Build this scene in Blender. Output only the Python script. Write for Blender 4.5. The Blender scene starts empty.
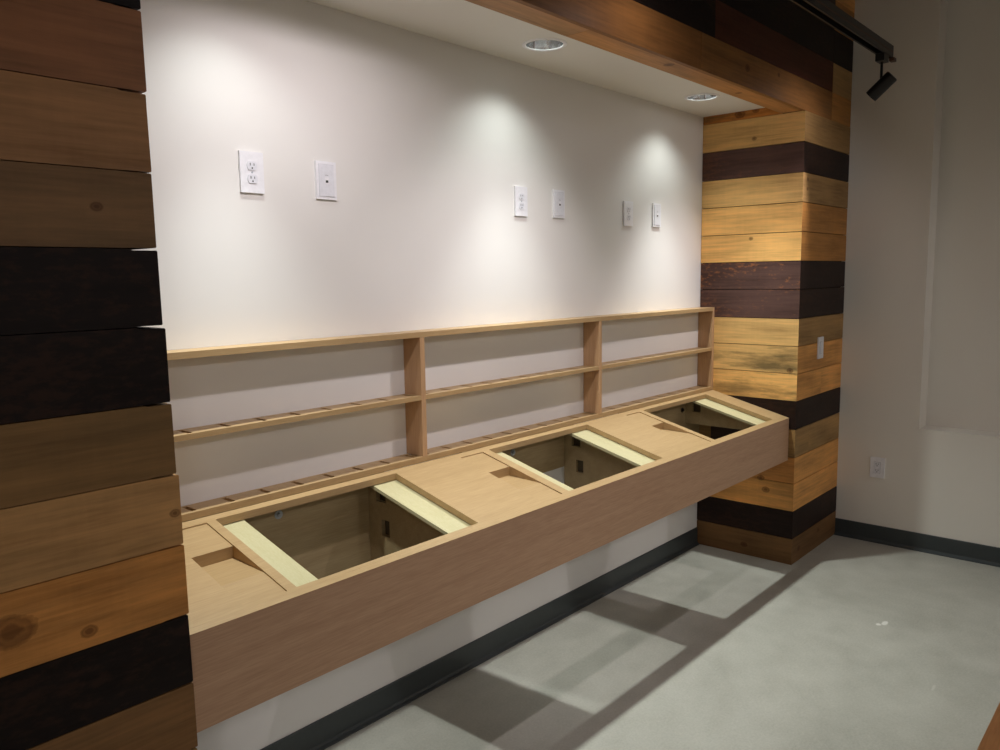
import bpy, bmesh, math, random
from mathutils import Vector, Matrix
random.seed(7)
SC = bpy.context.scene
COL = SC.collection

# ------------------------------------------------------------------ view
SC.view_settings.view_transform = 'Standard'
SC.view_settings.look = 'None'
SC.view_settings.gamma = 1.0
SC.view_settings.exposure = 0.0
SC.view_settings.use_curve_mapping = False

def lin(c):
    c = c / 255.0
    return c / 12.92 if c <= 0.04045 else ((c + 0.055) / 1.055) ** 2.4
def rgb(r, g, b):
    return (lin(r), lin(g), lin(b), 1.0)

# ------------------------------------------------------------------ key sizes (metres)
D = 0.577            # depth of the niche between the two columns
XL = -3.46           # inner side of the left column
XR = 0.697           # right wall
ZH = 2.445           # underside of the timber header
ZS = 2.489           # niche soffit
CY = -0.542          # front of the counter
CB = -0.0912         # back of the counter top / front of the shelves
ZF, ZB = 0.826, 0.943
SL = (ZB - ZF) / (CB - CY)
ZP = 0.591           # bottom of the front panel
ZROOM = 3.5
def ZT(y):
    return ZF + SL * (y - CY)

# ------------------------------------------------------------------ node helpers
class Mat:
    def __init__(self, name):
        self.m = bpy.data.materials.new(name)
        self.m.use_nodes = True
        self.nt = self.m.node_tree
        self.b = self.nt.nodes['Principled BSDF']
    def n(self, kind, **kw):
        nd = self.nt.nodes.new(kind)
        for k, v in kw.items():
            if k.startswith('i_'):
                nd.inputs[k[2:].replace('_', ' ')].default_value = v
            else:
                setattr(nd, k, v)
        return nd
    def l(self, a, b):
        self.nt.links.new(a, b)
    def ramp(self, fac, stops):
        r = self.n('ShaderNodeValToRGB')
        e = r.color_ramp.elements
        while len(e) < len(stops):
            e.new(0.5)
        for el, (p, c) in zip(e, stops):
            el.position = p
            el.color = c if len(c) == 4 else (*c, 1)
        self.l(fac, r.inputs['Fac'])
        return r.outputs['Color']
    def mapping(self, vec, scale, loc=(0, 0, 0)):
        mp = self.n('ShaderNodeMapping')
        mp.inputs['Scale'].default_value = scale
        mp.inputs['Location'].default_value = loc
        self.l(vec, mp.inputs['Vector'])
        return mp.outputs['Vector']
    def noise(self, vec, scale, detail=4, rough=0.55):
        t = self.n('ShaderNodeTexNoise')
        t.inputs['Scale'].default_value = scale
        t.inputs['Detail'].default_value = detail
        t.inputs['Roughness'].default_value = rough
        self.l(vec, t.inputs['Vector'])
        return t.outputs['Fac']
    def mix(self, fac, a, b, mode='MIX'):
        m = self.n('ShaderNodeMix', data_type='RGBA', blend_type=mode)
        for sock, v in ((m.inputs[0], fac), (m.inputs[6], a), (m.inputs[7], b)):
            if hasattr(v, 'is_linked') or hasattr(v, 'links'):
                self.l(v, sock)
            else:
                sock.default_value = v
        return m.outputs[2]
    def math(self, op, a, b=None, c=None):
        m = self.n('ShaderNodeMath', operation=op)
        for i, v in enumerate((a, b, c)):
            if v is None:
                continue
            if hasattr(v, 'links'):
                self.l(v, m.inputs[i])
            else:
                m.inputs[i].default_value = v
        return m.outputs[0]
    def bump(self, h, strength, dist=0.002):
        bp = self.n('ShaderNodeBump')
        bp.inputs['Strength'].default_value = strength
        bp.inputs['Distance'].default_value = dist
        self.l(h, bp.inputs['Height'])
        self.l(bp.outputs['Normal'], self.b.inputs['Normal'])
    def obj(self):
        return self.n('ShaderNodeTexCoord').outputs['Object']

def flat(name, col, rough=0.5, metal=0.0, spec=0.5):
    """plain paint / plastic / metal with a slight procedural mottle"""
    M = Mat(name)
    f = M.noise(M.obj(), 60, 3)
    c = M.ramp(f, [(0.3, tuple(v * 0.94 for v in col[:3])), (0.7, tuple(min(1, v * 1.04) for v in col[:3]))])
    M.l(c, M.b.inputs['Base Color'])
    M.b.inputs['Roughness'].default_value = rough
    M.b.inputs['Metallic'].default_value = metal
    M.b.inputs['Specular IOR Level'].default_value = spec
    return M.m

def paint(name, col):
    M = Mat(name)
    v = M.obj()
    f = M.noise(v, 1.4, 3)
    c = M.ramp(f, [(0.25, tuple(x * 0.97 for x in col[:3])), (0.75, tuple(min(1, x * 1.02) for x in col[:3]))])
    M.l(c, M.b.inputs['Base Color'])
    M.b.inputs['Roughness'].default_value = 0.62
    M.b.inputs['Specular IOR Level'].default_value = 0.3
    M.bump(M.noise(v, 260, 3), 0.06, 0.001)
    return M.m

def veneer(name, light, dark, axis=0, rough=0.42, coarse=1.0):
    """plain-sawn veneer with fine grain along one axis"""
    M = Mat(name)
    v = M.obj()
    s1 = [30 * coarse] * 3; s1[axis] = 1.3
    s2 = [300 * coarse] * 3; s2[axis] = 16
    g1 = M.noise(M.mapping(v, s1), 1.0, 5, 0.6)
    g2 = M.noise(M.mapping(v, s2), 1.0, 2, 0.5)
    f = M.math('ADD', M.math('MULTIPLY', g1, 0.5), M.math('MULTIPLY', g2, 0.5))
    c = M.ramp(f, [(0.30, dark), (0.66, light)])
    M.l(c, M.b.inputs['Base Color'])
    M.b.inputs['Roughness'].default_value = rough
    M.b.inputs['Specular IOR Level'].default_value = 0.35
    M.bump(g2, 0.08, 0.0006)
    return M.m

def concrete():
    M = Mat('polished_concrete')
    v = M.obj()
    a = M.noise(v, 1.1, 6, 0.62)
    b = M.noise(v, 9, 5, 0.65)
    d = M.noise(v, 110, 4, 0.7)
    f = M.math('ADD', M.math('ADD', M.math('MULTIPLY', a, 0.42), M.math('MULTIPLY', b, 0.24)), M.math('MULTIPLY', d, 0.34))
    c = M.ramp(f, [(0.34, rgb(154, 152, 141)), (0.5, rgb(175, 173, 162)), (0.66, rgb(191, 189, 178))])
    # fine pale specks
    sp = M.ramp(M.noise(v, 420, 1, 0.5), [(0.70, (0, 0, 0)), (0.76, (1, 1, 1))])
    c = M.mix(M.math('MULTIPLY', sp, 0.25), c, rgb(205, 204, 196))
    # dropped paint marks, each with its own place on the slab
    for (x, y, rx, ry) in ((-0.458, -1.193, 0.03, 0.014), (-0.49, -1.175, 0.014, 0.012), (-0.95, -1.51, 0.03, 0.006)):
        mp = M.mapping(v, (1 / rx, 1 / ry, 0), (-x / rx, -y / ry, 0))
        ln = M.n('ShaderNodeVectorMath', operation='LENGTH')
        M.l(mp, ln.inputs[0])
        w = M.math('ADD', M.math('MULTIPLY', ln.outputs['Value'], 0.62), M.math('MULTIPLY', M.noise(v, 90, 3), 0.6))
        k = M.ramp(w, [(0.72, (1, 1, 1)), (0.95, (0, 0, 0))])
        amt = 0.8 if ry > 0.01 else 0.25
        c = M.mix(M.math('MULTIPLY', k, amt), c, rgb(228, 226, 218))
    M.l(c, M.b.inputs['Base Color'])
    r = M.ramp(b, [(0.3, (0.40,) * 3), (0.7, (0.56,) * 3)])
    M.l(r, M.b.inputs['Roughness'])
    M.b.inputs['Specular IOR Level'].default_value = 0.4
    M.bump(d, 0.10, 0.001)
    return M.m

def plank_material(name, knots):
    """reclaimed boards: colour, grain position and stain are stored per board"""
    M = Mat(name)
    ca = M.n('ShaderNodeAttribute', attribute_name='board_color').outputs['Color']
    gp = M.n('ShaderNodeAttribute', attribute_name='grain_pos').outputs['Vector']
    st = M.n('ShaderNodeAttribute', attribute_name='board_stain').outputs['Fac']
    g0 = M.noise(M.mapping(gp, (1.6, 14, 14)), 1.0, 5, 0.65)
    g1 = M.noise(M.mapping(gp, (4, 90, 90)), 1.0, 4, 0.6)
    g2 = M.noise(M.mapping(gp, (2.2, 5, 5)), 1.0, 3, 0.5)
    # saw / wear marks running across the grain
    g3 = M.noise(M.mapping(gp, (70, 3, 3)), 1.0, 2, 0.5)
    t = M.math('ADD', M.math('ADD', M.math('MULTIPLY', g0, 0.34), M.math('MULTIPLY', g1, 0.28)),
               M.math('ADD', M.math('MULTIPLY', g2, 0.34), M.math('MULTIPLY', g3, 0.04)))
    shade = M.ramp(t, [(0.34, (0.50, 0.46, 0.42)), (0.5, (0.98, 0.98, 0.97)), (0.64, (1.36, 1.32, 1.25))])
    c = M.mix(1.0, ca, shade, 'MULTIPLY')
    # grey-blue weathering streaks on stained boards
    sn = M.noise(M.mapping(gp, (2.4, 13, 13), (3.1, 0.7, 0.2)), 1.0, 5, 0.65)
    sf = M.math('MULTIPLY', M.ramp(sn, [(0.47, (0, 0, 0)), (0.66, (0.85,) * 3)]), st)
    c = M.mix(sf, c, rgb(84, 76, 54))
    # scuffs on the dark stained boards where paler wood shows through
    wn = M.noise(M.mapping(gp, (26, 60, 60)), 1.0, 4, 0.7)
    wa = M.noise(M.mapping(gp, (2.4, 6, 6), (5.2, 1.1, 0)), 1.0, 2, 0.5)
    we = M.n('ShaderNodeAttribute', attribute_name='board_wear').outputs['Fac']
    wf = M.math('MULTIPLY', M.ramp(M.math('ADD', M.math('MULTIPLY', wn, 0.6), M.math('MULTIPLY', wa, 0.4)), [(0.505, (0, 0, 0)), (0.60, (1, 1, 1))]), we)
    c = M.mix(wf, c, rgb(150, 96, 62))
    pos = M.obj()
    wob = M.noise(pos, 60, 2)
    for (x, y, z, r) in knots:
        # a knot is a slim ellipse of darker rings lying in the board's face
        sub = M.n('ShaderNodeVectorMath', operation='SUBTRACT')
        M.l(pos, sub.inputs[0]); sub.inputs[1].default_value = (x, y, z)
        mp = M.mapping(sub.outputs[0], (1 / (1.35 * r), 1 / (1.35 * r), 1 / r))
        ln = M.n('ShaderNodeVectorMath', operation='LENGTH')
        M.l(mp, ln.inputs[0])
        dd = M.math('ADD', ln.outputs['Value'], M.math('MULTIPLY', wob, 0.35))
        k = M.ramp(dd, [(0.0, (1, 1, 1)), (0.45, (0.95,) * 3), (0.6, (0.6,) * 3), (0.8, (0.8,) * 3), (1.15, (0.25,) * 3), (1.5, (0, 0, 0))])
        c = M.mix(M.math('MULTIPLY', k, 0.72), c, rgb(66, 30, 14))
    M.l(c, M.b.inputs['Base Color'])
    M.b.inputs['Roughness'].default_value = 0.52
    M.b.inputs['Specular IOR Level'].default_value = 0.15
    M.bump(t, 0.25, 0.002)
    return M.m

# ------------------------------------------------------------------ mesh helpers
def link_mesh(name, bm, mats, parent=None, origin=(0, 0, 0), bevel=0.0, smooth=False):
    """one mesh object; vertices are given in world space (or in the parent's space when origin is given as such)"""
    if bevel:
        es = [e for e in bm.edges if len(e.link_faces) == 2 and e.calc_face_angle(0) > 0.5]
        bmesh.ops.bevel(bm, geom=es, offset=bevel, segments=1, affect='EDGES', profile=0.5, clamp_overlap=True)
    bmesh.ops.recalc_face_normals(bm, faces=bm.faces)
    bmesh.ops.translate(bm, verts=bm.verts, vec=-Vector(origin))
    me = bpy.data.meshes.new(name)
    bm.to_mesh(me); bm.free()
    for m in (mats if isinstance(mats, (list, tuple)) else [mats]):
        me.materials.append(m)
    if smooth:
        for p in me.polygons:
            p.use_smooth = True
        me.set_sharp_from_angle(angle=math.radians(35))
    o = bpy.data.objects.new(name, me)
    COL.objects.link(o)
    if parent:
        o.parent = parent
    else:
        o.location = origin
    return o

def box(bm, x0, x1, y0, y1, z0, z1, mi=0):
    vs = [bm.verts.new((x, y, z)) for z in (z0, z1) for y in (y0, y1) for x in (x0, x1)]
    for f in ((0, 2, 3, 1), (4, 5, 7, 6), (0, 1, 5, 4), (2, 6, 7, 3), (0, 4, 6, 2), (1, 3, 7, 5)):
        bm.faces.new([vs[i] for i in f]).material_index = mi

def prism(bm, poly, a0, a1, axis, mi=0):
    """extrude a 2-D polygon along an axis: x -> poly is (y,z), y -> (x,z), z -> (x,y)"""
    def P(p, a):
        return {'x': (a, p[0], p[1]), 'y': (p[0], a, p[1]), 'z': (p[0], p[1], a)}[axis]
    lo = [bm.verts.new(P(p, a0)) for p in poly]
    hi = [bm.verts.new(P(p, a1)) for p in poly]
    n = len(poly)
    fs = [bm.faces.new(lo), bm.faces.new(hi[::-1])]
    for i in range(n):
        j = (i + 1) % n
        fs.append(bm.faces.new((lo[i], hi[i], hi[j], lo[j])))
    for f in fs:
        f.material_index = mi

def cyl(bm, c0, c1, r0, r1=None, seg=24, cap=True, mi=0):
    r1 = r0 if r1 is None else r1
    a, b = Vector(c0), Vector(c1)
    d = (b - a).normalized()
    u = d.orthogonal().normalized(); w = d.cross(u)
    ra = []; rb = []
    for i in range(seg):
        t = 2 * math.pi * i / seg
        e = u * math.cos(t) + w * math.sin(t)
        ra.append(bm.verts.new(a + e * r0)); rb.append(bm.verts.new(b + e * r1))
    fs = []
    for i in range(seg):
        j = (i + 1) % seg
        fs.append(bm.faces.new((ra[i], ra[j], rb[j], rb[i])))
    if cap:
        fs.append(bm.faces.new(ra[::-1])); fs.append(bm.faces.new(rb))
    for f in fs:
        f.material_index = mi

def grid_solid(bm, xs, ys, occ, zlo, zhi, mi=0):
    """solid made of the occupied cells of a grid, faces only on its outside; zlo / zhi are functions of y"""
    cache = {}
    def V(i, j, top):
        k = (i, j, top)
        if k not in cache:
            y = ys[j]
            cache[k] = bm.verts.new((xs[i], y, (zhi if top else zlo)(y)))
        return cache[k]
    nx, ny = len(xs) - 1, len(ys) - 1
    O = lambda i, j: 0 <= i < nx and 0 <= j < ny and occ(i, j)
    for i in range(nx):
        for j in range(ny):
            if not O(i, j):
                continue
            q = [(i, j), (i + 1, j), (i + 1, j + 1), (i, j + 1)]
            fs = [[V(*p, True) for p in q], [V(*p, False) for p in q[::-1]]]
            for (di, dj, p, r) in ((0, -1, q[0], q[1]), (1, 0, q[1], q[2]), (0, 1, q[2], q[3]), (-1, 0, q[3], q[0])):
                if not O(i + di, j + dj):
                    fs.append([V(*p, False), V(*r, False), V(*r, True), V(*p, True)])
            for f in fs:
                bm.faces.new(f).material_index = mi

def tag(o, label, cat, group=None, kind=None):
    o['label'] = label; o['category'] = cat
    if group:
        o['group'] = group
    if kind:
        o['kind'] = kind
    return o

def thing(name, loc, label, cat, group=None, rotz=0.0, kind=None):
    o = bpy.data.objects.new(name, None)
    o.empty_display_size = 0.05
    COL.objects.link(o)
    o.location = loc; o.rotation_euler = (0, 0, rotz)
    return tag(o, label, cat, group, kind)

def struct(name, bm, mats, bevel=0.0):
    o = link_mesh(name, bm, mats, bevel=bevel)
    o['kind'] = 'structure'
    return o

NB = bmesh.new

# ------------------------------------------------------------------ materials
WALL = paint('wall_paint', rgb(229, 227, 223))
WALL2 = paint('wall_paint_room', rgb(232, 227, 217))
SOFFIT = paint('soffit_paint', rgb(226, 225, 221))
CEIL = paint('ceiling_paint', rgb(70, 66, 62))
FLOOR = concrete()
BASE = flat('black_rubber_base', rgb(56, 62, 63), 0.45)
OAK_X = veneer('oak_veneer', rgb(182, 153, 111), rgb(163, 133, 92), 0)
OAK_Z = veneer('oak_veneer_upright', rgb(196, 160, 122), rgb(174, 138, 101), 2)
OAK_F = veneer('oak_veneer_front', rgb(204, 166, 134), rgb(180, 142, 112), 0)
OAK_Y = veneer('oak_veneer_cross', rgb(214, 174, 126), rgb(190, 148, 102), 1)
MAPLE = veneer('pale_plywood', rgb(198, 190, 152), rgb(186, 177, 134), 1)
PLY = veneer('plywood_inside', rgb(176, 156, 118), rgb(154, 133, 96), 0, 0.5)
ENDP = veneer('shade_dark_end', rgb(62, 44, 32), rgb(46, 32, 24), 1, 0.6)  # right end panel coloured dark to stand for the deep shade under the bin
PLATE = flat('bracket_brown', rgb(84, 74, 56), 0.6)
WHITE = flat('white_plastic', rgb(236, 236, 240), 0.32)
OFFW = flat('white_plastic_insert', rgb(226, 227, 233), 0.3)
DARK = flat('black_plastic', rgb(22, 21, 21), 0.45)
BLACK = flat('black_enamel', rgb(20, 19, 18), 0.4)
METAL = flat('brushed_aluminium', rgb(220, 222, 224), 0.16, 1.0)
ZINC = flat('zinc_plated_steel', rgb(176, 184, 190), 0.42, 0.35)
CORE = flat('dark_backing', rgb(24, 19, 16), 0.85)
GLASS = flat('lamp_lens', rgb(210, 210, 205), 0.25)
LIT = flat('lit_lamp_lens', rgb(230, 235, 230), 0.3)
LIT.node_tree.nodes['Principled BSDF'].inputs['Emission Color'].default_value = (0.92, 1.0, 0.93, 1)
LIT.node_tree.nodes['Principled BSDF'].inputs['Emission Strength'].default_value = 22.0
COPPER = flat('brown_end_feed', rgb(78, 54, 40), 0.5)
TABLE = veneer('orange_brown_table', rgb(204, 146, 92), rgb(170, 112, 66), 0, 0.4, 0.6)

# ------------------------------------------------------------------ room shell
bm = NB(); box(bm, -7.2, 1.1, -5.2, 0.2, -0.1, 0.0)
struct('floor', bm, FLOOR)
bm = NB(); box(bm, -7.2, 1.1, -5.2, 0.2, ZROOM, ZROOM + 0.1)
struct('ceiling', bm, CEIL)
bm = NB(); box(bm, -7.2, XR + 0.35, 0.0, 0.2, 0.0, ZROOM)
struct('wall_back', bm, WALL)
# right wall with its tall shallow recess
bm = NB()
RY0, RY1, RZ = -1.020, -2.75, 0.712
box(bm, XR, XR + 0.35, RY0, 0.0, 0.0, ZROOM)
box(bm, XR, XR + 0.35, RY1, RY0, 0.0, RZ)
box(bm, XR + 0.15, XR + 0.35, RY1, RY0, RZ, ZROOM)
box(bm, XR, XR + 0.35, -5.2, RY1, 0.0, ZROOM)
struct('wall_right', bm, WALL2)
bm = NB(); box(bm, -7.2, -7.0, -5.2, 0.0, 0.0, ZROOM)
struct('wall_left', bm, WALL2)
bm = NB(); box(bm, -7.0, XR, -5.2, -5.0, 0.0, ZROOM)
struct('wall_front', bm, WALL2)

def base_profile(h=0.103):
    # distance from the wall, height: flat rubber base with a coved toe
    return [(0.0, 0.0), (0.022, 0.0), (0.021, 0.004), (0.011, 0.009), (0.007, 0.018), (0.006, h - 0.004), (0.004, h), (0.0, h)]
bm = NB(); prism(bm, [(-d - 0.0005, z) for d, z in base_profile()], XL + 0.001, -0.001, 'x')
struct('baseboard_back', bm, BASE)
bm = NB(); prism(bm, [(XR - 0.0005 - d, z) for d, z in base_profile()], -5.0, -D - 0.001, 'y')
struct('baseboard_right', bm, BASE)

# niche soffit with round cut-outs for the recessed lamps
LX = (-3.0, -1.752, -0.485)
LY = -0.242
def soffit():
    bm = NB()
    def ring(pts):
        vs = [bm.verts.new(p) for p in pts]
        return [bm.edges.new((vs[i], vs[(i + 1) % len(vs)])) for i in range(len(vs))]
    es = ring([(XL, -0.0005, ZS), (0, -0.0005, ZS), (0, -0.452, ZS), (XL, -0.452, ZS)])
    for x in LX[1:]:
        es += ring([(x + 0.072 * math.cos(t * math.pi / 20), LY + 0.072 * math.sin(t * math.pi / 20), ZS) for t in range(40)])
    bmesh.ops.triangle_fill(bm, use_beauty=True, use_dissolve=False, edges=es)
    bmesh.ops.recalc_face_normals(bm, faces=bm.faces)
    ex = bmesh.ops.extrude_face_region(bm, geom=list(bm.faces))
    bmesh.ops.translate(bm, verts=[v for v in ex['geom'] if isinstance(v, bmesh.types.BMVert)], vec=(0, 0, 0.013))
    o = struct('ceiling_niche', bm, SOFFIT)
soffit()

# ------------------------------------------------------------------ reclaimed boards
class Boards:
    """collects boards; every board keeps its own colour, stain and grain position"""
    def __init__(self):
        self.v = []; self.f = []; self.mi = []; self.col = []; self.gp = []; self.st = []; self.we = []
    def add(self, bm, axis, color, stain=0.0, bevel=0.0022, mi=0, wear=None):
        if wear is None:
            wear = 0.05 if sum(color[:3]) < 0.16 else 0.0
        if bevel:
            es = [e for e in bm.edges if len(e.link_faces) == 2 and e.calc_face_angle(0) > 0.35]
            bmesh.ops.bevel(bm, geom=es, offset=bevel, segments=1, affect='EDGES', clamp_overlap=True)
        bmesh.ops.recalc_face_normals(bm, faces=bm.faces)
        off = Vector((random.uniform(-40, 40), random.uniform(-40, 40), random.uniform(-40, 40)))
        perm = {'x': (0, 2, 1), 'y': (1, 2, 0)}[axis]
        bm.verts.index_update()
        base = len(self.v)
        self.v += [tuple(v.co) for v in bm.verts]
        for f in bm.faces:
            self.f.append([base + v.index for v in f.verts])
            self.mi.append(mi)
            for v in f.verts:
                self.col.append(color)
                self.gp.append(tuple(v.co[k] + off[i] for i, k in enumerate(perm)))
                self.st.append(stain); self.we.append(wear)
        bm.free()
    def build(self, name, mats, parent=None):
        me = bpy.data.meshes.new(name)
        me.from_pydata(self.v, [], self.f)
        for m in mats:
            me.materials.append(m)
        me.polygons.foreach_set('material_index', self.mi)
        a = me.attributes.new('board_color', 'FLOAT_COLOR', 'CORNER')
        a.data.foreach_set('color', [x for c in self.col for x in c])
        a = me.attributes.new('grain_pos', 'FLOAT_VECTOR', 'CORNER')
        a.data.foreach_set('vector', [x for c in self.gp for x in c])
        a = me.attributes.new('board_stain', 'FLOAT', 'CORNER')
        a.data.foreach_set('value', self.st)
        a = me.attributes.new('board_wear', 'FLOAT', 'CORNER')
        a.data.foreach_set('value', self.we)
        me.update()
        o = bpy.data.objects.new(name, me)
        COL.objects.link(o)
        if parent:
            o.parent = parent
        return o

T = 0.02           # board thickness
DKBR = rgb(118, 87, 55); NEAR = rgb(42, 30, 26); ORNG = rgb(218, 158, 90); ORN2 = rgb(200, 138, 76)
OLIV = rgb(160, 126, 80); PURP = rgb(88, 65, 60); TAN = rgb(216, 174, 112); GOLD = rgb(238, 186, 114)
MIDB = rgb(126, 94, 64); REDB = rgb(120, 82, 56); BRWN = rgb(142, 104, 70); HONEY = rgb(176, 124, 66)
BLK = rgb(28, 20, 18); TANB = rgb(150, 110, 70)

def right_column():
    B = Boards()
    zs = [0.0, 0.148, 0.304, 0.460, 0.606, 0.763, 0.919, 1.068, 1.217, 1.366, 1.523, 1.673, 1.826, 1.980, 2.133, 2.289, ZH]
    side = [(DKBR, 0), (NEAR, 0), (ORNG, .35), (ORN2, .5), (OLIV, .2), (NEAR, 0), (GOLD, .75), (TAN, .9), (TAN, .1), (PURP, 0),
            (PURP, .0), (GOLD, 0), (GOLD, .05), (TAN, .1), (PURP, 0), (TAN, .1)]
    front = [(DKBR, 0), (NEAR, 0), (ORNG, .2), (ORNG, .3), (OLIV, .3), (NEAR, 0), (ORNG, .15), (ORNG, .1), (OLIV, .1), (NEAR, 0),
             (NEAR, 0), (HONEY, .05), (HONEY, .1), (OLIV, .1), (NEAR, 0), (OLIV, .1)]
    seam = {4: [0.20], 6: [0.36], 13: [], 2: []}
    for k in range(16):
        z0, z1 = zs[k] + 0.0018, zs[k + 1] - 0.0018
        if k == 0:
            z0 = 0.001
        p = random.uniform(0, 0.0022)
        bm = NB(); prism(bm, [(-p, -0.002), (-p, -D - p), (T, -D + T), (T, -0.002)], z0, z1, 'z')
        B.add(bm, 'y', *side[k], wear={10: 0.9, 9: 0.35, 14: 0.2}.get(k))
        cuts = [None] + seam.get(k, []) + [XR - 0.001]
        for i in range(len(cuts) - 1):
            c, s = front[k]
            if i:
                c = tuple(v * 1.12 for v in c[:3]) + (1,)
            b = cuts[i + 1] - (0.001 if i < len(cuts) - 2 else 0)
            if cuts[i] is None:
                poly = [(-p, -D - p), (b, -D - p), (b, -D + T), (T, -D + T)]
            else:
                a = cuts[i] + 0.001
                poly = [(a, -D), (b, -D), (b, -D + T), (a, -D + T)]
            bm = NB(); prism(bm, poly, z0, z1, 'z')
            B.add(bm, 'x', c, s)
    # the short strip of board closing the side above the header's underside
    bm = NB(); box(bm, 0.0, T, -0.450, -0.002, ZH + 0.001, ZS + 0.012)
    B.add(bm, 'y', rgb(196, 128, 62), 1.0)
    # boards over the corner, beside the end of the header, up to the ceiling
    rows = [2.595, 2.752, 2.925, 3.08, 3.24, ZROOM - 0.002]
    cc = [HONEY, OLIV, BLK, HONEY, ORNG, NEAR]
    z0 = ZH
    for z1, c in zip(rows, cc):
        bm = NB(); box(bm, 0.388, XR - 0.001, -D, -D + T, z0 + 0.0012, z1 - 0.0012)
        B.add(bm, 'x', c, 0.1); z0 = z1
    # dark framing behind the boards
    bm = NB(); box(bm, T + 0.0004, XR - 0.002, -D + T + 0.0004, -0.002, 0.002, ZROOM - 0.004)
    B.add(bm, 'x', (0.01, 0.008, 0.007, 1), 0, 0, 1)
    kn = [(0.0, -0.538, 1.085, 0.018), (0.0, -0.305, 2.335, 0.014), (0.0, -0.30, 1.80, 0.012), (0.0, -0.42, 0.405, 0.022), (0.0, -0.39, 0.468, 0.02),
          (0.06, -0.577, 2.05, 0.012), (0.06, -0.577, 2.10, 0.014), (0.66, -0.577, 0.80, 0.012), (0.10, -0.577, 0.07, 0.02), (0.0, -0.30, 0.06, 0.02),
          (0.40, -0.577, 0.10, 0.016), (0.0, -0.22, 2.475, 0.03), (0.0, -0.31, 2.485, 0.02)]
    o = B.build('wooden_column', [plank_material('reclaimed_boards_tan', kn), CORE])
    tag(o, 'tan and dark plank-clad column at the right end of the counter', 'column', kind='thing')
right_column()

def left_column():
    B = Boards()
    zs = [0.0, 0.116, 0.27, 0.425, 0.58, 0.734, 0.891, 1.050, 1.206, 1.361, 1.522, 1.681, 1.833, 1.990, 2.148, 2.30, ZH + 0.0]
    cols = [(MIDB, .1), (NEAR, 0), (TANB, .1), (OLIV, .1), (rgb(134, 98, 62), .2), (BLK, 0), (rgb(202, 140, 76), .35), (rgb(186, 142, 92), .3), (rgb(128, 98, 62), .3), (BLK, 0),
            (BLK, 0), (rgb(126, 97, 68), .35), (rgb(164, 122, 84), .25), (rgb(150, 104, 74), .2), (BLK, 0), (BRWN, .1)]
    X0 = XL - 0.72
    for k in range(16):
        z0, z1 = zs[k] + 0.001, zs[k + 1] - 0.001
        g0 = random.uniform(0.0004, 0.001); g1 = random.uniform(0.0004, 0.0012)
        if k == 9: g1 = 0.003
        if k == 10: g0 = 0.0015; g1 = 0.0026
        if k in (8, 12): g1 = 0.0022
        zm = (z0 + z1) / 2
        ex = 0.004 - 0.017 * max(0.0, min(1.0, (zm - 1.05) / 0.65)) + random.uniform(-0.0015, 0.0015)      # board ends do not line up exactly
        xe = XL + ex
        w = 0.075
        # front board: outline in x,z with worn outer corners, mitred to the return
        w = 0.052
        prof = [(X0, z0), (xe - w - 0.006, z0), (xe - w, z0 + g0), (xe - 0.002, z0 + g0), (xe, z0 + g0 + 0.002), (xe - random.uniform(0, .002), z1 - g1 - 0.002), (xe - 0.003, z1 - g1), (xe - w, z1 - g1), (xe - w - 0.006, z1), (X0, z1)]
        bm = NB(); prism(bm, prof, -D, -D + T - 0.001, 'y')
        B.add(bm, 'x', cols[k][0], cols[k][1], 0.0012)
        bm = NB(); box(bm, xe - T, xe - 0.0005, -D + T, -0.002, z0 + g0, z1 - g1)
        B.add(bm, 'y', cols[k][0], cols[k][1], 0.0012)
    z0 = ZH
    for z1, c in zip((2.60, 2.76, 2.93, 3.09, 3.25, ZROOM - 0.002), (TANB, BLK, BRWN, NEAR, MIDB, BLK)):
        bm = NB(); box(bm, X0, -3.60, -D, -D + T, z0 + 0.001, z1 - 0.001)
        B.add(bm, 'x', c, 0.1); z0 = z1
    for z0, z1, c in ((0.001, ZROOM - 0.002, BRWN),):
        bm = NB(); box(bm, X0, X0 + T, -D + T, -0.002, z0, z1)
        B.add(bm, 'y', c, 0.1)
    bm = NB(); box(bm, X0 + T + 0.001, XL - 0.10, -D + T + 0.0005, -0.002, 0.002, ZROOM - 0.004)
    B.add(bm, 'x', (0.01, 0.008, 0.007, 1), 0, 0, 1)
    kn = [(-3.796, -D, 0.972, 0.04), (-3.661, -D, 0.925, 0.016), (-3.471, -D, 1.122, 0.012), (-3.585, -D, 1.76, 0.012)]
    o = B.build('wooden_column', [plank_material('reclaimed_boards_brown', kn), CORE])
    tag(o, 'brown and black plank-clad column hiding the left end of the counter', 'column', kind='thing')
left_column()

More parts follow.
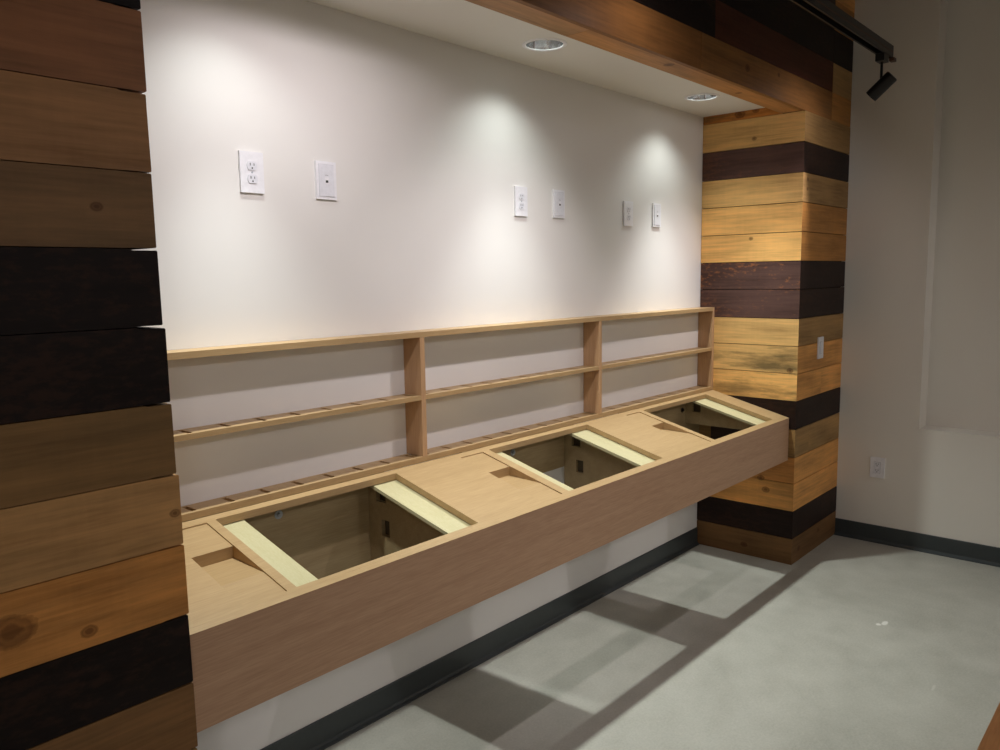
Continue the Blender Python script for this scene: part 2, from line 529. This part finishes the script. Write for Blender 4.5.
def header():
    t = thing('wooden_header', (-1.7, -D, ZH), 'plank-clad header beam spanning above the niche from column to column', 'beam', kind='thing')
    def rel(B):
        B.v = [(x + 1.7, y + D, z - ZH) for x, y, z in B.v]
        return B
    B = Boards()
    rows = [(ZH, 2.595, [(-3.60, -1.14, rgb(136, 92, 50), .15), (-1.14, 0.386, rgb(142, 98, 54), .3)]),
            (2.595, 2.752, [(-3.60, -2.3, BLK, 0), (-2.3, -1.02, BLK, 0), (-1.02, 0.386, rgb(78, 42, 30), .1)]),
            (2.752, 2.925, [(-3.60, -1.6, BLK, 0), (-1.6, 0.386, BLK, 0)]),
            (2.925, 3.09, [(-3.60, -0.9, DKBR, .1), (-0.9, 0.386, NEAR, 0)]),
            (3.09, 3.25, [(-3.60, -2.0, BRWN, .1), (-2.0, 0.386, HONEY, .1)]),
            (3.25, ZROOM - 0.002, [(-3.60, 0.386, NEAR, 0)])]
    for r, (z0, z1, segs) in enumerate(rows):
        for (a, b, c, s) in segs:
            bm = NB(); box(bm, a + 0.001, b - 0.001, -D, -D + T, z0 + (0.0 if r == 0 else 0.001), z1 - 0.001)
            B.add(bm, 'x', c, s, 0.003 if r == 0 else 0.0016)
    kn = [(-0.70 + 1.7, 0, 2.53 - ZH, 0.022), (-0.35 + 1.7, 0, 2.56 - ZH, 0.014)]
    rel(B).build('front_cladding', [plank_material('header_boards', kn)], t)
    B = Boards()
    for a, b, c in ((XL + 0.001, -1.9, rgb(172, 131, 90)), (-1.9, -0.001, rgb(180, 131, 82))):
        bm = NB(); box(bm, a + 0.001, b - 0.001, -D + T + 0.001, -0.452, ZH + 0.001, ZH + 0.021)
        B.add(bm, 'x', c, 0.25)
    kn = [(-1.30 + 1.7, -0.52 + D, 0, 0.022), (-0.62 + 1.7, -0.50 + D, 0, 0.016)]
    rel(B).build('underside_board', [plank_material('header_soffit_board', kn)], t)
    bm = NB(); box(bm, -3.555, T, -D + T + 0.001, -0.4525, ZH + 0.022, ZROOM - 0.004)
    link_mesh('core', bm, CORE, t, (-1.7, -D, ZH))
header()

# ------------------------------------------------------------------ counter
MOD = 1.154
OPL = [-3.134, -1.968, -0.816]      # openings
OPR = [-2.452 + MOD * k for k in range(3)]
PKL = [-3.286 + MOD * k for k in range(3)]      # stepped recesses left of each opening
PKR = [-3.163 + MOD * k for k in range(3)]
OY0, OY1 = -0.508, -0.1165                       # front and back of the openings
PY0, PY1 = -0.510, -0.121
XE0, XE1 = XL + 0.006, -0.003
TH = 0.022
def counter():
    o0 = (-1.73, -0.3, ZP)
    t = thing('mounted_counter', o0, 'long sloping light oak counter with three open bins between the plank columns', 'counter')
    # top board with the openings and recesses cut through
    xs = sorted({XE0, XE1, *OPL, *OPR, *PKL, *PKR})
    ys = [CY + 0.0202, PY0, OY0, PY1, OY1, CB - 0.0003]
    def occ(i, j):
        xm = (xs[i] + xs[i + 1]) / 2; ym = (ys[j] + ys[j + 1]) / 2
        for a, b in zip(OPL, OPR):
            if a < xm < b and OY0 < ym < OY1: return False
        for a, b in zip(PKL, PKR):
            if a < xm < b and PY0 < ym < PY1: return False
        return True
    bm = NB(); grid_solid(bm, xs, ys, occ, lambda y: ZT(y) - TH, ZT)
    link_mesh('countertop', bm, OAK_X, t, o0)
    # front panel: its top edge follows the slope
    bm = NB(); prism(bm, [(CY, ZP), (CY + 0.02, ZP), (CY + 0.02, ZT(CY + 0.02)), (CY, ZT(CY))], XE0, XE1, 'x')
    bm.normal_update()
    bmesh.ops.recalc_face_normals(bm, faces=bm.faces)
    for f in bm.faces:
        f.material_index = 1 if f.normal.z > 0.5 else 0
    link_mesh('front_panel', bm, [OAK_F, OAK_X], t, o0)
    # right and left ends
    for a, m_, zz in ((XE0, PLY, ZP + 0.16), (XE1 - 0.018, ENDP, ZP + 0.03)):
        bm = NB(); prism(bm, [(CY + 0.0205, zz), (CB, zz), (CB, ZT(CB) - TH - 0.0005), (CY + 0.0205, ZT(CY + 0.0205) - TH - 0.0005)], a, a + 0.018, 'x')
        link_mesh('end_panel', bm, m_, t, o0)
    # stepped recesses
    for a, b in zip(PKL, PKR):
        s = 0.004
        e = 0.0004
        prof = [(PY0 + e, ZT(PY0) - s), (-0.405, ZT(-0.405) - s), (-0.257, 0.8625), (-0.257, ZT(-0.257) - s), (PY1 - e, ZT(PY1) - s), (PY1 - e, ZT(PY1) - 0.055), (PY0 + e, ZT(PY0) - 0.055)]
        bm = NB(); prism(bm, prof, a + 0.0003, b - 0.0003, 'x')
        for xa in (a - 0.0085, b + 0.0005):
            prism(bm, [(PY0, ZT(PY0) - TH - 0.0004), (PY1, ZT(PY1) - TH - 0.0004), (PY1, ZT(PY1) - 0.055), (PY0, ZT(PY0) - 0.055)], xa, xa + 0.008, 'x')
        link_mesh('recess_tray', bm, OAK_X, t, o0)
    # bins: plywood back, two sides and a pale ledge strip on each side
    for k in range(3):
        l, r = OPL[k], OPR[k]
        bm = NB(); box(bm, l - 0.05, r + (0.03 if k < 2 else 0.122), -0.019, -0.0015, 0.735 if k == 1 else 0.60, 0.9435)
        bp_ = link_mesh('back_panel', bm, PLY, t, o0)
        for side in (0, 1):
            if side == 0:
                xa = l + 0.012 if k else l + 0.012
                holes = []
            else:
                xa = r - 0.047
                holes = [(-0.112, -0.062, 0.838, 0.888), (-0.128, -0.086, 0.718, 0.776)]
            xb = xa + 0.017
            zb = 0.60 if not (k == 2 and side == 1) else 0.768
            if k == 2 and side == 1:
                holes = holes[:1]
            zt = lambda y: ZT(y) - 0.0255 - 0.0125
            bm = NB()
            yc = sorted({CY + 0.0205, -0.02, *[h[0] for h in holes], *[h[1] for h in holes]})
            for y0, y1 in zip(yc, yc[1:]):
                ym = (y0 + y1) / 2
                zcuts = [(h[2], h[3]) for h in sorted(holes, key=lambda q: q[2]) if h[0] < ym < h[1]]
                z = zb
                for (ha, hb) in zcuts:
                    prism(bm, [(y0, z), (y1, z), (y1, ha), (y0, ha)], xa, xb, 'x'); z = hb
                prism(bm, [(y0, z), (y1, z), (y1, zt(min(y1, CB))), (y0, zt(y0))], xa, xb, 'x')
            sp = link_mesh('side_panel', bm, PLY, t, o0)
            for (ya, yb, za, zb2) in holes:
                bm = NB(); box(bm, xb + 0.0002, xb + 0.006, ya - 0.008, yb + 0.008, za - 0.008, zb2 + 0.008)
                d = link_mesh('hinge_plate', bm, PLATE, sp, o0)
                d['label'] = 'dark bracket plate'
            # ledge strip
            cl = {(0, 0): (l - 0.012, -3.043), (0, 1): (-2.552, r + 0.012), (1, 0): (l - 0.012, -1.888), (1, 1): (-1.412, r + 0.012),
                  (2, 0): (l - 0.012, -0.752), (2, 1): (-0.262, r + 0.012)}[(k, side)]
            f = lambda y, q: ZT(y) - 0.0255 - q
            ya, yb = CY + 0.0206, CB - 0.006
            bm = NB(); prism(bm, [(ya, f(ya, 0.012)), (yb, f(yb, 0.012)), (yb, f(yb, 0)), (ya, f(ya, 0))], cl[0], cl[1], 'x')
            ls = link_mesh('ledge_strip', bm, MAPLE, t, o0, bevel=0.001)
            ls['label'] = 'pale yellow plywood ledge strip'
        # bolt holding the back to the wall
        bx = {0: -2.866, 1: -1.71, 2: -0.232}[k]
        bz = {0: 0.868, 1: 0.866, 2: 0.848}[k]
        bm = NB()
        cyl(bm, (bx, -0.0192, bz), (bx, -0.0215, bz), 0.0145, seg=28)
        cyl(bm, (bx, -0.0215, bz), (bx, -0.0290, bz), 0.0075, seg=6)
        cyl(bm, (bx, -0.0290, bz), (bx, -0.0298, bz), 0.005, seg=20)
        bo = link_mesh('lag_bolt', bm, ZINC if k < 2 else DARK, bp_, o0)  # third bolt gets black in place of zinc for the shadow it sits in
        bo['label'] = 'steel bolt with a round washer' if k < 2 else 'round bolt coloured dark as in shade'
    return t
counter()

# ------------------------------------------------------------------ slotted shelves on the back of the counter
def shelves():
    o0 = (-1.73, -0.05, ZB)
    t = thing('shelf_unit', o0, 'low oak shelf unit with slotted shelves along the back of the counter', 'shelf')
    UX = [-3.443, -2.297, -1.164, -0.022]
    UW = 0.0215
    yb = -0.0012
    ZTOP0, ZTOP1 = 1.4015, 1.4205
    bm = NB(); box(bm, UX[0], UX[3] - 0.0003, CB - 0.0005, yb, ZTOP0, ZTOP1)
    link_mesh('top_board', bm, OAK_X, t, o0, bevel=0.0008)
    for i, x in enumerate(UX):
        top = ZTOP1 if i == 3 else ZTOP0 - 0.0003
        bm = NB(); box(bm, x, x + UW, CB, yb, 0.9648, top)
        link_mesh('upright', bm, OAK_Z, t, o0, bevel=0.0008)
    # front rail along the bottom, continuous under the uprights
    bm = NB(); box(bm, UX[0], UX[3] + UW, CB, CB + 0.014, ZB + 0.0015, 0.9645)
    link_mesh('bottom_rail', bm, OAK_X, t, o0, bevel=0.0008)
    slots = [[-3.415 + 0.1219 * i for i in range(10)], [-2.249 + 0.1184 * i for i in range(10)], [-1.112 + 0.1196 * i for i in range(10)]]
    for b in range(3):
        xa, xb = UX[b] + UW + 0.0003, UX[b + 1] - 0.0003
        sl = [s for s in slots[b] if xa + 0.004 < s - 0.007 and s + 0.007 < xb - 0.002]
        xs = [xa] + [v for s in sl for v in (s - 0.0075, s + 0.0075)] + [xb]
        for level, (zb, zt, lip) in enumerate(((1.1735, 1.1890, 1.1900), (ZB + 0.002, 0.9625, None))):
            ya = CB if lip else CB + 0.0145
            ys = [ya, -0.076, -0.010, yb]
            bm = NB()
            grid_solid(bm, xs, ys, lambda i, j: not (j == 1 and i % 2 == 1), lambda y: zb + 0.002, lambda y: zt)
            box(bm, xa, xb, ya, yb, zb, zb + 0.002)
            if lip:
                box(bm, xa, xb, CB, CB + 0.012, zt, lip)
            link_mesh('slotted_shelf', bm, OAK_X, t, o0)
    return t
shelves()

# ------------------------------------------------------------------ wall plates
def plate(name, loc, kind, label, cat, group, rotz=0.0, w=0.080, h=0.122, depth=0.008):
    t = thing(name, loc, label, cat, group, rotz)
    bm = NB(); box(bm, -w / 2, w / 2, -depth, -0.0004, -h / 2, h / 2)
    link_mesh('cover_plate', bm, WHITE, t, bevel=0.003)
    f = -depth
    if kind == 'duplex':
        for zc in (0.0195, -0.0195):
            bm = NB()
            pts = []
            for i in range(32):
                a = 2 * math.pi * i / 32
                pts.append((0.0172 * math.cos(a), zc + max(-0.0132, min(0.0132, 0.0172 * math.sin(a)))))
            prism(bm, pts, f - 0.0022, f + 0.001, 'y')
            r = link_mesh('socket', bm, OFFW, t)
            bm = NB()
            for (x, z, hh) in ((-0.0063, 0.004, 0.0078), (0.0063, 0.004, 0.0066)):
                box(bm, x - 0.0012, x + 0.0012, f - 0.0026, f - 0.0016, zc + z - hh / 2, zc + z + hh / 2)
            cyl(bm, (0, f - 0.0026, zc - 0.0068), (0, f - 0.0016, zc - 0.0068), 0.0025, seg=14)
            link_mesh('contact_slots', bm, DARK, r)
        bm = NB(); cyl(bm, (0, f + 0.0005, 0), (0, f - 0.0012, 0), 0.003, seg=16)
        link_mesh('screw', bm, ZINC, t)
    else:
        # square-cornered insert with a fine gap around it
        iw, ih = (0.029, 0.051) if kind == 'jack' else (0.0168, 0.0335)
        bm = NB(); box(bm, -iw - 0.001, iw + 0.001, f - 0.0004, f + 0.001, -ih - 0.001, ih + 0.001)
        link_mesh('insert_gap', bm, flat('shadow_gap', rgb(196, 196, 202) if kind == 'jack' else rgb(140, 140, 146), 0.6), t)
        bm = NB(); box(bm, -iw, iw, f - 0.0022, f + 0.001, -ih, ih)
        ins = link_mesh('insert', bm, OFFW, t, bevel=0.0008)
        if kind == 'jack':
            bm = NB(); box(bm, -0.008, 0.008, f - 0.0030, f - 0.0018, -0.010, 0.010)
            j = link_mesh('jack', bm, WHITE, ins, bevel=0.0004)
            bm = NB()
            box(bm, -0.0052, 0.0052, f - 0.0034, f - 0.0026, -0.0075, 0.0005)
            link_mesh('jack_opening', bm, DARK, j)
            bm = NB(); box(bm, -0.006, 0.006, f - 0.0028, f - 0.0018, 0.0165, 0.0175)
            link_mesh('seam', bm, DARK, ins)
        elif kind == 'decora':
            for zc in (0.0185, -0.0185):
                bm = NB()
                for (x, z, hh) in ((-0.0063, 0.004, 0.0078), (0.0063, 0.004, 0.0066)):
                    box(bm, x - 0.0013, x + 0.0013, f - 0.0026, f - 0.0016, zc + z - hh / 2, zc + z + hh / 2)
                cyl(bm, (0, f - 0.0026, zc - 0.007), (0, f - 0.0016, zc - 0.007), 0.0027, seg=14)
                link_mesh('contact_slots', bm, DARK, ins)
            bm = NB()
            for zc in (0.0035, -0.0035):
                box(bm, -0.006, 0.006, f - 0.0030, f - 0.0018, zc - 0.0022, zc + 0.0022)
            link_mesh('test_buttons', bm, WHITE, ins)
        elif kind == 'rocker':
            bm = NB(); prism(bm, [(f - 0.0020, -0.029), (f - 0.0055, -0.029), (f - 0.0034, 0.0), (f - 0.0024, 0.029), (f - 0.0020, 0.029)], -0.0125, 0.0125, 'x')
            link_mesh('rocker', bm, WHITE, ins)
    return t

GP = 'white power outlets on the niche wall'
GJ = 'white data jacks on the niche wall'
plate('power_outlet', (-2.890, 0, 1.938), 'duplex', 'largest white two-socket outlet, nearest the dark plank column on the niche wall', 'outlet', GP)
plate('data_outlet', (-2.617, 0, 1.935), 'jack', 'white jack plate on the niche wall, nearest the dark plank column', 'wall plate', GJ)
plate('power_outlet', (-1.619, 0, 1.927), 'duplex', 'white two-socket outlet in the middle of the niche wall, left of a jack plate', 'outlet', GP)
plate('data_outlet', (-1.355, 0, 1.931), 'jack', 'white jack plate in the middle of the niche wall with a small dark port', 'wall plate', GJ)
plate('power_outlet', (-0.783, 0, 1.916), 'duplex', 'white two-socket outlet on the niche wall close to the tan plank column', 'outlet', GP)
plate('data_outlet', (-0.508, 0, 1.921), 'jack', 'smallest white jack plate, next to the tan plank column on the niche wall', 'wall plate', GJ)
plate('power_outlet', (XR, -0.808, 0.456), 'decora', 'white outlet low on the grey right wall above the black baseboard', 'outlet', None, -math.pi / 2, depth=0.010)
plate('light_switch', (0.322, -D - 0.0004, 1.187), 'rocker', 'white switch on the front of the tan plank column', 'switch', None, 0.0, 0.078, 0.122)

# ------------------------------------------------------------------ recessed lamps in the soffit
def downlight(x, label):
    o0 = (x, LY, ZS)
    t = thing('recessed_downlight', o0, label, 'light', 'recessed downlights in the niche soffit')
    def rev(bm, prof, seg=48):
        rings = [[bm.verts.new((x + r * math.cos(2 * math.pi * i / seg), LY + r * math.sin(2 * math.pi * i / seg), z)) for i in range(seg)] for r, z in prof]
        for a, b in zip(rings, rings[1:]):
            for i in range(seg):
                j = (i + 1) % seg
                bm.faces.new((a[i], a[j], b[j], b[i]))
        return rings
    bm = NB()
    rev(bm, [(0.071, ZS + 0.004), (0.071, ZS - 0.0012), (0.0735, ZS - 0.0042), (0.079, ZS - 0.0046), (0.085, ZS - 0.0028), (0.0865, ZS - 0.0004)])
    link_mesh('trim_ring', bm, WHITE, t, o0, smooth=True)
    bm = NB()
    rev(bm, [(0.0705, ZS + 0.0005), (0.067, ZS + 0.022), (0.060, ZS + 0.05), (0.050, ZS + 0.078), (0.042, ZS + 0.09)])
    link_mesh('reflector', bm, METAL, t, o0, smooth=True)
    bm = NB()
    r = rev(bm, [(0.042, ZS + 0.088), (0.036, ZS + 0.084), (0.018, ZS + 0.079), (0.004, ZS + 0.078)])
    bm.faces.new(r[-1])
    link_mesh('lamp_lens', bm, LIT, t, o0, smooth=True)
    bm = NB()
    r = rev(bm, [(0.0715, ZS + 0.005), (0.0715, ZS + 0.12)])
    bm.faces.new(r[-1])
    link_mesh('can', bm, DARK, t, o0, smooth=True)
downlight(LX[1], 'round silver downlight in the white soffit, the larger one above the middle outlets')
downlight(LX[2], 'round silver downlight in the white soffit beside the tan plank column')

def lamp(name, loc, target, energy, color, size, blend, radius):
    L = bpy.data.lights.new(name, 'SPOT')
    L.energy = energy; L.color = color; L.spot_size = math.radians(size); L.spot_blend = blend; L.shadow_soft_size = radius
    o = bpy.data.objects.new(name, L); COL.objects.link(o)
    o.location = loc
    o.rotation_euler = (Vector(target) - Vector(loc)).to_track_quat('-Z', 'Y').to_euler()
    return o

C_DOWN = (0.93, 1.0, 0.97)
for x in LX:
    # wide spill of the reflector, and the main beam tilted a little towards the room
    lamp('downlight_spill', (x, LY, ZS - 0.006), (x, LY, 0), 8, C_DOWN, 124, 0.8, 0.028)
    lamp('downlight_beam', (x, LY, ZS - 0.006), (x, LY - 0.55, 0), 100, C_DOWN, 78, 1.0, 0.028)

# ------------------------------------------------------------------ lighting track in front of the header
TY = -0.96
def track():
    o0 = (-1.9, TY, 2.64)
    t = thing('lighting_track', o0, 'black lighting track running along the front of the header towards the grey right wall', 'track')
    z0, z1, hw = 2.637, 2.692, 0.0225
    prof = [(-hw, z1), (hw, z1), (hw, z0), (0.014, z0), (0.014, z0 + 0.012), (0.019, z0 + 0.012), (0.019, z0 + 0.032), (-0.019, z0 + 0.032), (-0.019, z0 + 0.012), (-0.014, z0 + 0.012), (-0.014, z0), (-hw, z0)]
    bm = NB(); prism(bm, [(TY + a, z) for a, z in prof], -4.1, 0.025, 'x')
    link_mesh('track_rail', bm, BLACK, t, o0)
    bm = NB()
    for s in (-1, 1):
        box(bm, -4.1, 0.025, TY + s * 0.0237 - 0.0010, TY + s * 0.0237 + 0.0010, z0 + 0.022, z0 + 0.028)
    link_mesh('edge_bead', bm, COPPER, t, o0)
    bm = NB(); box(bm, 0.0253, 0.035, TY - hw, TY + hw, z0, z1)
    link_mesh('end_cap', bm, BLACK, t, o0, bevel=0.002)
    bm = NB(); box(bm, 0.02, 0.057, TY - 0.031, TY - 0.008, z0 - 0.016, z0 - 0.0004)
    e = link_mesh('end_feed', bm, COPPER, t, o0, bevel=0.002); e['label'] = 'brown plastic end piece'
    for x in (-3.6, -1.9):
        bm = NB(); cyl(bm, (x, TY, z1 - 0.001), (x, TY, ZROOM), 0.006, seg=12)
        cyl(bm, (x, TY, ZROOM - 0.02), (x, TY, ZROOM), 0.035, seg=24)
        link_mesh('hanging_rod', bm, BLACK, t, o0, smooth=True)
track()

HX = -0.062
def spotlight():
    o0 = (HX, TY, 2.637)
    t = thing('track_spotlight', o0, 'small black cylinder spotlight hanging from the right end of the track', 'light')
    bm = NB(); box(bm, HX - 0.036, HX + 0.036, TY - 0.02, TY + 0.02, 2.604, 2.6368)
    link_mesh('adapter', bm, BLACK, t, o0, bevel=0.002)
    bm = NB(); cyl(bm, (HX, TY, 2.6045), (HX, TY, 2.515), 0.006, seg=14)
    link_mesh('stem', bm, BLACK, t, o0, smooth=True)
    d = Vector((0, 0.75, -0.66)).normalized()
    c = Vector((HX, TY - 0.004, 2.492))
    bm = NB()
    a, b = c - d * 0.058, c + d * 0.064
    cyl(bm, a, b - d * 0.012, 0.031, seg=36)
    cyl(bm, b - d * 0.012, b, 0.031, 0.031, seg=36, cap=False)
    cyl(bm, b - d * 0.012, b, 0.0285, 0.0285, seg=36, cap=False)
    cyl(bm, a - d * 0.004, a, 0.027, 0.031, seg=36)
    h = link_mesh('lamp_head', bm, BLACK, t, o0, smooth=True)
    bm = NB(); cyl(bm, b - d * 0.0115, b - d * 0.009, 0.028, seg=36)
    link_mesh('lens', bm, GLASS, h, o0, smooth=True)
    return b + d * 0.004
mouth = spotlight()

C_TRK = (1.0, 0.91, 0.94)
for x, tx, tz, e, sz in ((-2.93, -2.68, 1.75, 29, 96), (-1.70, -1.75, 1.02, 37, 84), (HX, -0.42, 1.25, 40, 62)):
    loc = (x, mouth.y, mouth.z) if x == HX else (x, -0.885, 2.475 if x < -2 else 2.52)
    lamp('track_lamp', loc, (tx, -0.05, tz), e, C_TRK, sz, 1.0, 0.025)
    lamp('track_lamp_spill', loc, (x, loc[1] + 0.6, loc[2] - 0.6), 2.2, C_TRK, 168, 0.6, 0.025)

# ------------------------------------------------------------------ table at the lower right corner
def table():
    o0 = (-2.1, -2.35, 0.0)
    t = thing('wooden_table', o0, 'orange-brown wooden table edge in the bottom right corner, in front of the floor', 'table')
    x0, x1, y0, y1, zt = -2.95, -1.25, -2.75, -1.945, 0.75
    bm = NB(); box(bm, x0, x1, y0, y1, zt - 0.035, zt)
    link_mesh('tabletop', bm, TABLE, t, o0, bevel=0.003)
    bm = NB()
    for ya in (y0 + 0.05, y1 - 0.07):
        box(bm, x0 + 0.08, x1 - 0.08, ya, ya + 0.02, zt - 0.115, zt - 0.0352)
    link_mesh('apron', bm, TABLE, t, o0)
    for sx in (x0 + 0.05, x1 - 0.11):
        for sy in (y0 + 0.045, y1 - 0.105):
            bm = NB(); box(bm, sx, sx + 0.06, sy, sy + 0.06, 0.0005, zt - 0.0352)
            link_mesh('leg', bm, TABLE, t, o0, bevel=0.003)
table()

# ------------------------------------------------------------------ added room fill behind the viewer (dim)
def area(name, loc, size, energy, color):
    L = bpy.data.lights.new(name, 'AREA'); L.shape = 'SQUARE'; L.size = size; L.energy = energy; L.color = color
    o = bpy.data.objects.new(name, L); COL.objects.link(o); o.location = loc
    return o
for x, e in ((-5.4, 30), (-2.6, 34), (0.0, 30)):
    # unseen fill lamps added further back to lift the room's general light
    lamp('room_fill_lamp', (x, -3.9, 2.75), (x, -3.9, 0), e, (1.0, 0.94, 0.95), 173, 0.35, 0.16)
W = bpy.data.worlds.new('World'); SC.world = W
W.use_nodes = True
W.node_tree.nodes['Background'].inputs['Color'].default_value = (0.02, 0.02, 0.02, 1)

# ------------------------------------------------------------------ camera
cam = bpy.data.cameras.new('Camera'); co = bpy.data.objects.new('Camera', cam); COL.objects.link(co)
cam.sensor_width = 36.0; cam.sensor_fit = 'HORIZONTAL'
cam.lens = 796.811 / 1000 * 36
cam.clip_start = 0.02; cam.clip_end = 60
yaw, pitch, roll = 0.7241, -0.1230, -0.0150
F = Vector((math.cos(yaw) * math.cos(pitch), math.sin(yaw) * math.cos(pitch), math.sin(pitch)))
R = Vector((math.sin(yaw), -math.cos(yaw), 0))
U = R.cross(F)
R2 = R * math.cos(roll) + U * math.sin(roll)
U2 = -R * math.sin(roll) + U * math.cos(roll)
M4 = Matrix((R2, U2, -F)).transposed().to_4x4()
M4.translation = Vector((-4.249, -2.1985, 1.6143))
co.matrix_world = M4
SC.camera = co
